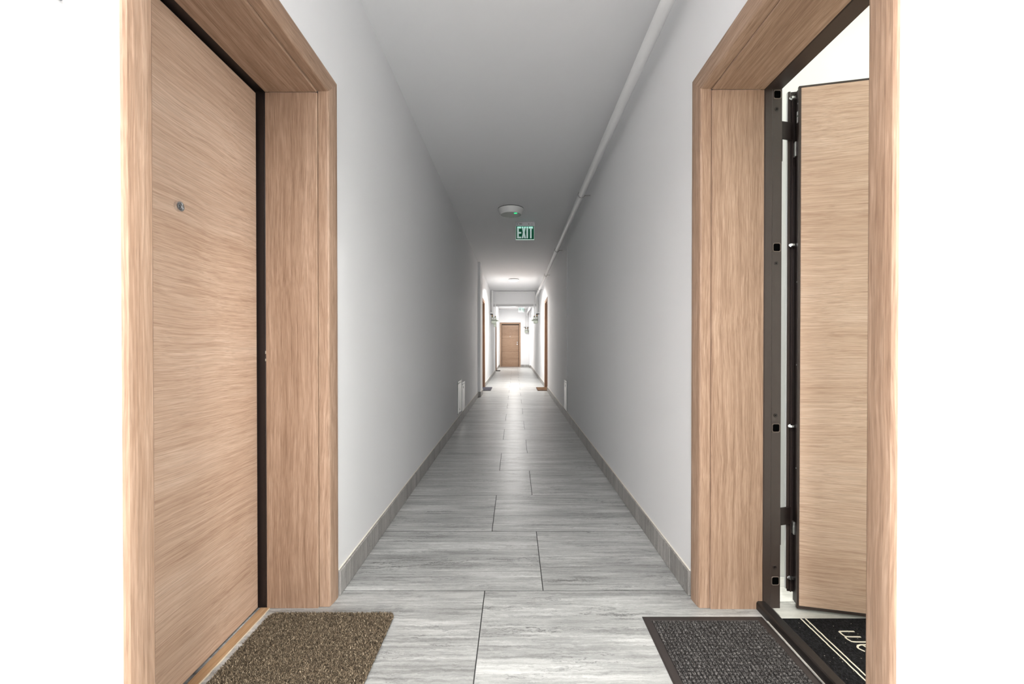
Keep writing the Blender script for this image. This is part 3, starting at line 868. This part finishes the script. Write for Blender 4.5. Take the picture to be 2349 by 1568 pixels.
# mats further down the corridor
def thin_mat(x0, x1, y0, y1, mat, label, rm):
    o = rounded_slab(x0 + 0.012, x1 - 0.012, y0 + 0.012, y1 - 0.012, 0.002, 0.012, 0.008)
    root = rounded_slab(x0, x1, y0, y1, 0.0, 0.006, 0.015).build('doormat', rm, label=label, cat='doormat')
    o.build('carpet_field', mat, root)
thin_mat(-1.01, -0.568, 10.06, 10.84, fuzzy('slate_mat_carpet', rgb(62, 62, 72), rgb(92, 92, 100), 60), 'flat slate-grey mat at the second door on the left', M['rubber'])
thin_mat(0.535, 1.00, 10.06, 10.84, fuzzy('coir_mat', rgb(64, 46, 34), rgb(126, 100, 76), 14, (1, 5, 1), (0.4, 0.6)), 'brown bristly mat with banded pattern at the middle door on the right', plain('coir_edge', rgb(70, 48, 30), 0.9))
thin_mat(-1.00, -0.600, 17.45, 18.02, fuzzy('charcoal_mat', rgb(42, 40, 40), rgb(70, 68, 66), 60), 'small charcoal mat at the last door on the left', M['rubber'])

# ------------------------------------------------------------------ ceiling lamps
def ceiling_lamp(x, y, r, lit, label):
    root = empty('ceiling_lamp', (x, y, CZ), label, 'ceiling lamp', 'round ceiling lamps along the corridor')
    c = (x, y, CZ)
    k = r / 0.165
    MB().lathe([(r * 0.99, 0.0), (r * 0.99, 0.007)], c, '-z', 48).build('mounting_ring', M['black_plastic'], root)
    if lit:
        MB().lathe([(r * 0.9, 0.008), (r, 0.008), (r, 0.020), (r * 0.97, 0.026), (r * 0.95, 0.022)], c, '-z', 56).build('housing', M['white_plastic'], root)
        MB().lathe([(r * 0.955, 0.020), (r * 0.95, 0.030), (r * 0.86, 0.055 * k), (r * 0.62, 0.075 * k), (r * 0.3, 0.085 * k), (0.0, 0.088 * k)], c, '-z', 56).build('diffuser', M['lamp_on'], root)
        return
    MB().lathe([(r * 0.9, 0.008), (r, 0.008), (r, 0.014), (r * 0.985, 0.022), (r * 0.86, 0.070 * k), (r * 0.82, 0.079 * k), (r * 0.795, 0.080 * k), (r * 0.785, 0.078 * k)], c, '-z', 56).build('housing', M['white_plastic'], root)
    MB().lathe([(r * 0.79, 0.070 * k), (r * 0.785, 0.0785 * k), (r * 0.60, 0.0795 * k), (r * 0.3, 0.080 * k), (0.0, 0.080 * k)], c, '-z', 56).build('diffuser', M['lamp_off'], root)
    MB().lathe([(0.024, 0.072), (0.022, 0.0800), (0.012, 0.0820), (0.0, 0.0825)], (x + r * 0.36, y - r * 0.46, CZ), '-z', 20).build('indicator_light', M['led'], root, label='small glowing green indicator')
ceiling_lamp(-0.05, 5.40, 0.163, False, 'unlit white round ceiling lamp in front of the nearer exit sign')
ceiling_lamp(-0.03, 11.2, 0.135, True, 'lit round ceiling lamp between the second pair of doors')
ceiling_lamp(-0.05, 18.7, 0.115, True, 'lit round ceiling lamp beyond the beam near the far door')
ceiling_lamp(0.0, -0.6, 0.163, True, 'lit round ceiling lamp overhead, just behind the camera')

# ------------------------------------------------------------------ exit signs
def letters_exit(mb, x0, z_top, sc, y):
    """tall condensed EXIT, polygons in sign units"""
    def poly(pts):
        mb.loft([[(x0 + p * sc, y, z_top - q * sc) for p, q in pts], [(x0 + p * sc, y - 0.0008, z_top - q * sc) for p, q in pts]])
    H = 460
    def rect(a, b, c, d): poly([(a, b), (c, b), (c, d), (a, d)])
    rect(0, 0, 66, H); rect(66.5, 0, 165, 74); rect(66.5, 205, 165, 272); rect(66.5, 395, 165, H)
    poly([(185, 0), (250, 0), (266, 130), (282, 0), (347, 0), (305, 228), (349, H), (282, H), (266, 330), (250, H), (183, H), (227, 228)])
    rect(368, 0, 436, H)
    rect(462, 0, 628, 78); rect(512, 78.5, 578, H)
def exit_sign(x, y, label, flip=False):
    root = empty('exit_sign', (x, y, CZ), label, 'exit sign', 'green exit signs hanging from the ceiling')
    w = 0.270
    hz = CZ - 0.055
    case = MB().box(x - w / 2, x + w / 2, y - 0.022, y + 0.022, hz, CZ).build('housing', M['sign_case'], root, bevel=0.003)
    for xx, r_ in ((x - 0.105, 0.0045), (x + 0.052, 0.006), (x + 0.095, 0.004)):
        MB().lathe([(r_, 0), (r_, 0.0015), (0, 0.0015)], (x + (xx - x), y - 0.022, CZ - 0.030), '-y', 14).build('indicator', M['black_plastic'], case)
    MB().box(x - 0.080, x - 0.040, y - 0.0232, y - 0.022, CZ - 0.034, CZ - 0.026).build('rating_label', M['meter_seam'], case)
    pw = 0.255; ph = 0.190
    pz = hz - 0.001
    panel = MB().box(x - pw / 2 + 0.003, x + pw / 2 - 0.003, y - 0.003, y + 0.003, pz - ph + 0.010, pz).build('panel', M['green'], root)
    m_ = MB().box(x - pw / 2, x - pw / 2 + 0.0028, y - 0.004, y + 0.004, pz - ph, pz).box(x + pw / 2 - 0.0028, x + pw / 2, y - 0.004, y + 0.004, pz - ph, pz).box(x - pw / 2, x + pw / 2, y - 0.004, y + 0.004, pz - ph, pz - ph + 0.0095)
    m_.build('clear_edge', M['exit_edge'], root)
    m_ = MB()
    letters_exit(m_, x - pw / 2 + 0.0175, pz - 0.006, 0.000352, y - 0.0032)
    m_.build('lettering', M['exit_white'], panel, label='white capitals reading EXIT')
    l = area('exit_sign_led', (x, y - 0.012, hz - 0.004), (math.radians(12), 0, 0), 0.22, 0.006, 0.014, (0.25, 1.0, 0.72))
    l.parent = root
    l.location = l.location - root.location
exit_sign(0.142, 6.0, 'green and white exit sign behind the unlit lamp, nearer of the two')
exit_sign(0.292, 19.3, 'small distant exit sign hanging beyond the beam')

# ------------------------------------------------------------------ pipes along the right wall
PX, PZ, PR = 0.672, 2.600, 0.0300
pipe = MB().tube([(PX, Y_BACK + 0.05, PZ), (PX, 4.0, PZ), (PX, 9.0, PZ), (PX, 13.20, PZ), (PX, 13.32, PZ - 0.01), (PX, 13.40, PZ - 0.05), (PX, 13.44, PZ - 0.12), (PX, 13.44, PZ - 0.22)], PR, 28)
gp = pipe.build('ceiling_pipe', M['pipe'], label='thick white pipe running under the ceiling along the right wall', cat='pipe')
for y in (4.32, 6.84, 9.25, 11.7):
    m_ = MB()
    m_.tube([(PX + (PR + 0.003) * math.cos(a), y, PZ + (PR + 0.003) * math.sin(a)) for a in [2 * PI * k / 24 for k in range(25)]], 0.0034, 6)
    cl = m_.build('pipe_clamp', M['clampm'], gp)
    MB().tube([(PX + 0.014, y, PZ - 0.031), (PX + 0.036, y, PZ - 0.010), (XR - 0.001, y, PZ - 0.008)], 0.0034, 8).build('wall_hook', M['clampm'], cl)
    MB().lathe([(0.006, 0), (0.006, 0.010), (0.003, 0.011), (0.003, 0.020), (0, 0.020)], (PX + 0.004, y, PZ - PR - 0.003), '-z', 6, False).build('clamp_screw', M['zinc'], cl)
def pipe_obj(name, pts, r, label):
    return MB().tube(pts, r, 16).build(name, M['pipe'], label=label, cat='pipe')
pipe_obj('beam_pipe', [(-0.60, 13.55, 2.755), (0.0, 13.55, 2.755), (0.60, 13.55, 2.755), (0.625, 13.55, 2.745), (0.635, 13.55, 2.71), (0.635, 13.55, 2.42)], 0.018, 'thin white pipe crossing the top of the beam')
pipe_obj('wall_riser', [(XL + 0.046, 13.50, 2.80), (XL + 0.046, 13.50, 2.11)], 0.040, 'white riser pipe hanging down the left wall in front of the beam')
pipe_obj('wall_riser', [(XR - 0.030, 13.50, 2.50), (XR - 0.030, 13.50, 2.12)], 0.025, 'white riser pipe on the right wall in front of the beam')
pipe_obj('ceiling_pipe', [(0.64, 14.5, 2.66), (0.64, 17, 2.66), (0.62, 20.6, 2.66), (0.60, 20.75, 2.62), (0.60, 20.80, 2.5)], 0.040, 'white pipe running from the beam to the far wall')

# ------------------------------------------------------------------ gas meters
def gas_meter(x, y, z, w, h, d, label, pipes, low=False, reg=0, mir=1):
    """z = underside of the body; front faces -y; mir flips left and right"""
    root = empty('gas_meter', (x, y, z), label, 'gas meter', 'gas meters at the far end of the corridor')
    def lobe(z0, z1, ww, dd, name, mat, inset=0.015):
        pts = rrect(ww, dd, 0.03, 6)
        k = (ww - 2 * inset) / ww
        rings = [[(x + p * k, y + q * k, z0) for p, q in pts], [(x + p, y + q, z0 + inset) for p, q in pts], [(x + p, y + q, z1 - inset) for p, q in pts], [(x + p * k, y + q * k, z1) for p, q in pts]]
        return MB().loft(rings).build(name, mat, root)
    hb = h * 0.54
    lobe(z, z + hb - 0.002, w, d, 'lower_shell', M['meter'])
    up = lobe(z + hb + 0.002, z + h, w, d, 'upper_shell', M['meter'])
    pts = rrect(w + 0.008, d + 0.008, 0.032, 6)
    MB().loft([[(x + p, y + q, z + hb - 0.004) for p, q in pts], [(x + p, y + q, z + hb + 0.004) for p, q in pts]]).build('seam_flange', M['meter_seam'], root)
    MB().box(x - w * 0.26, x + w * 0.26, y - d / 2 - 0.018, y - d / 2 + 0.01, z + hb + 0.02, z + hb + 0.065).build('counter', M['white_plastic'], up, bevel=0.003)
    MB().box(x - w * 0.18, x + w * 0.18, y - d / 2 - 0.0195, y - d / 2 - 0.0175, z + hb + 0.035, z + hb + 0.052).build('dial_window', M['black_plastic'], up)
    for k, s_ in enumerate((-1, 1)):
        cx = x + s_ * w * 0.30 * mir
        st = MB().tube([(cx, y, z + h - 0.003), (cx, y, z + h + 0.045)], 0.014, 12).build('connector', M['brass'], root)
        MB().lathe([(0.022, 0), (0.022, 0.022), (0.018, 0.024)], (cx, y, z + h + 0.004), 'z', 6, False).build('union_nut', M['black_plastic'], st)
        if k == 0 or reg:
            vb = MB().lathe([(0.016, 0), (0.024, 0.012), (0.024, 0.04), (0.016, 0.052)], (cx, y, z + h + 0.045), 'z', 8, False).build('valve', M['brass'], root)
            l0, l1 = (cx - 0.012, cx + 0.085) if mir * s_ > 0 else (cx - 0.085, cx + 0.012)
            lv = MB().box(l0, l1, y - 0.050, y - 0.030, z + h + 0.080, z + h + 0.108).build('valve_lever', M['black_plastic'], vb, bevel=0.004)
            MB().lathe([(0.026, 0), (0.026, 0.012), (0.014, 0.016)], (cx, y - 0.020, z + h + 0.088), '-y', 10, False).build('lever_hub', M['black_plastic'], vb)
        top = pipes[k]
        MB().tube([(cx, y, z + h + 0.045), (cx, y, z + h + 0.10), (cx, y, top)], 0.011, 12).build('riser', M['pipe'], root)
    rg = MB().lathe([(0.012, 0), (0.032, 0.010), (0.036, 0.018), (0.032, 0.026), (0.014, 0.03), (0.014, 0.05), (0, 0.05)], (x + mir * (w / 2 + 0.028), y, z + hb * 0.9), '-y', 18).build('regulator', M['meter'], root)
    MB().tube([(x + mir * (w / 2 - 0.01), y, z + hb * 0.9), (x + mir * (w / 2 + 0.03), y, z + hb * 0.9)], 0.009, 10).build('branch', M['meter'], root)
    if low:
        MB().box(x - w * 0.1 * 0, x + w / 2 - 0.01, y - d * 0.3, y + d * 0.3, z - 0.095, z + 0.005).build('lower_box', M['meter'], root, bevel=0.012)
gas_meter(-0.655, 13.30, 1.735, 0.165, 0.20, 0.15, 'grey gas meter with two stacked bodies on the left wall before the beam', (2.36, 2.36), low=True, mir=1)
gas_meter(0.645, 13.30, 1.745, 0.140, 0.20, 0.15, 'grey gas meter hanging on the right wall before the beam', (2.36, 2.36), mir=-1)
gas_meter(0.565, 20.80, 1.665, 0.165, 0.17, 0.14, 'grey gas meter on the far end wall right of the door', (2.64, 2.64), reg=1, mir=1)

# ------------------------------------------------------------------ wall hatches, plates
def hatch(side, xw, y0, y1, z0, z1, label, hole_y=None, raised=False):
    s_ = 1 if side == 'l' else -1
    X = lambda d: xw + s_ * d
    root = empty('wall_hatch', (xw, (y0 + y1) / 2, z0), label, 'access hatch', 'low white hatches in the corridor walls')
    def bx(name, d0, d1, a, b, c, d, mat, par=None, bev=0.001):
        return MB().box(min(X(d0), X(d1)), max(X(d0), X(d1)), a, b, c, d).build(name, mat, par or root, bevel=bev, segs=1)
    bx('rim', 0.0005, 0.003, y0, y1, z0, z1, M['meter_seam'])
    dr = bx('hatch_door', 0.003, 0.011, y0 + 0.008, y1 - 0.008, z0 + 0.008, z1 - 0.038, M['panel_white'])
    bx('hatch_head', 0.003, 0.013, y0 + 0.004, y1 - 0.004, z1 - 0.030, z1 - 0.002, M['panel_white'])
    if hole_y:
        MB().lathe([(0.018, 0), (0.018, 0.002), (0.012, 0.003), (0, 0.003)], (X(0.011), hole_y, z1 - 0.085), 'x' if s_ > 0 else '-x', 16).build('latch', M['black_plastic'], dr)
    return root, bx, dr
r_, bx, dr = hatch('l', XL, 5.71, 6.08, 0.150, 0.597, 'scuffed larger white hatch low on the left wall, nearer of the two')
MB().lathe([(0.012, 0), (0.010, 0.002), (0, 0.002)], (XL + 0.011, 5.84, 0.205), 'x', 12).build('latch', M['black_plastic'], dr)
hatch('l', XL, 6.14, 6.47, 0.112, 0.545, 'narrow white hatch low on the left wall, farther of the two', 6.30)
hatch('r', XR, 6.22, 6.50, 0.112, 0.560, 'narrow white hatch low on the right wall', 6.36)
# hairline cable over the right hatch
MB().box(XR - 0.004, XR, 6.232, 6.238, 0.56, 2.50).build('wall_cable', M['grey_plastic'], label='thin cable line running up the right wall above the hatch', cat='cable')
# plates
MB().box(XL, XL + 0.006, 0.600, 0.725, 1.667, 1.80).build('door_plate', M['plate_dark'], label='dark plate on the white wall left of the near left door, mostly above the picture', cat='plate', bevel=0.002)
MB().box(XR - 0.012, XR, 11.18, 11.30, 1.69, 1.96).build('wall_plate', M['oak_z'], label='small brown plate on the right wall past the middle door', cat='plate', bevel=0.002)
pl = MB().box(0.44, 0.56, Y_END - 0.008, Y_END, 1.235, 1.315).build('light_switch', M['white_plastic'], label='white double light switch on the far end wall below the gas meter', cat='switch', bevel=0.002)
MB().box(0.450, 0.498, Y_END - 0.012, Y_END - 0.008, 1.245, 1.305).build('rocker', M['white_plastic'], pl, bevel=0.001)
MB().box(0.502, 0.550, Y_END - 0.012, Y_END - 0.008, 1.245, 1.305).build('rocker', M['white_plastic'], pl, bevel=0.001)
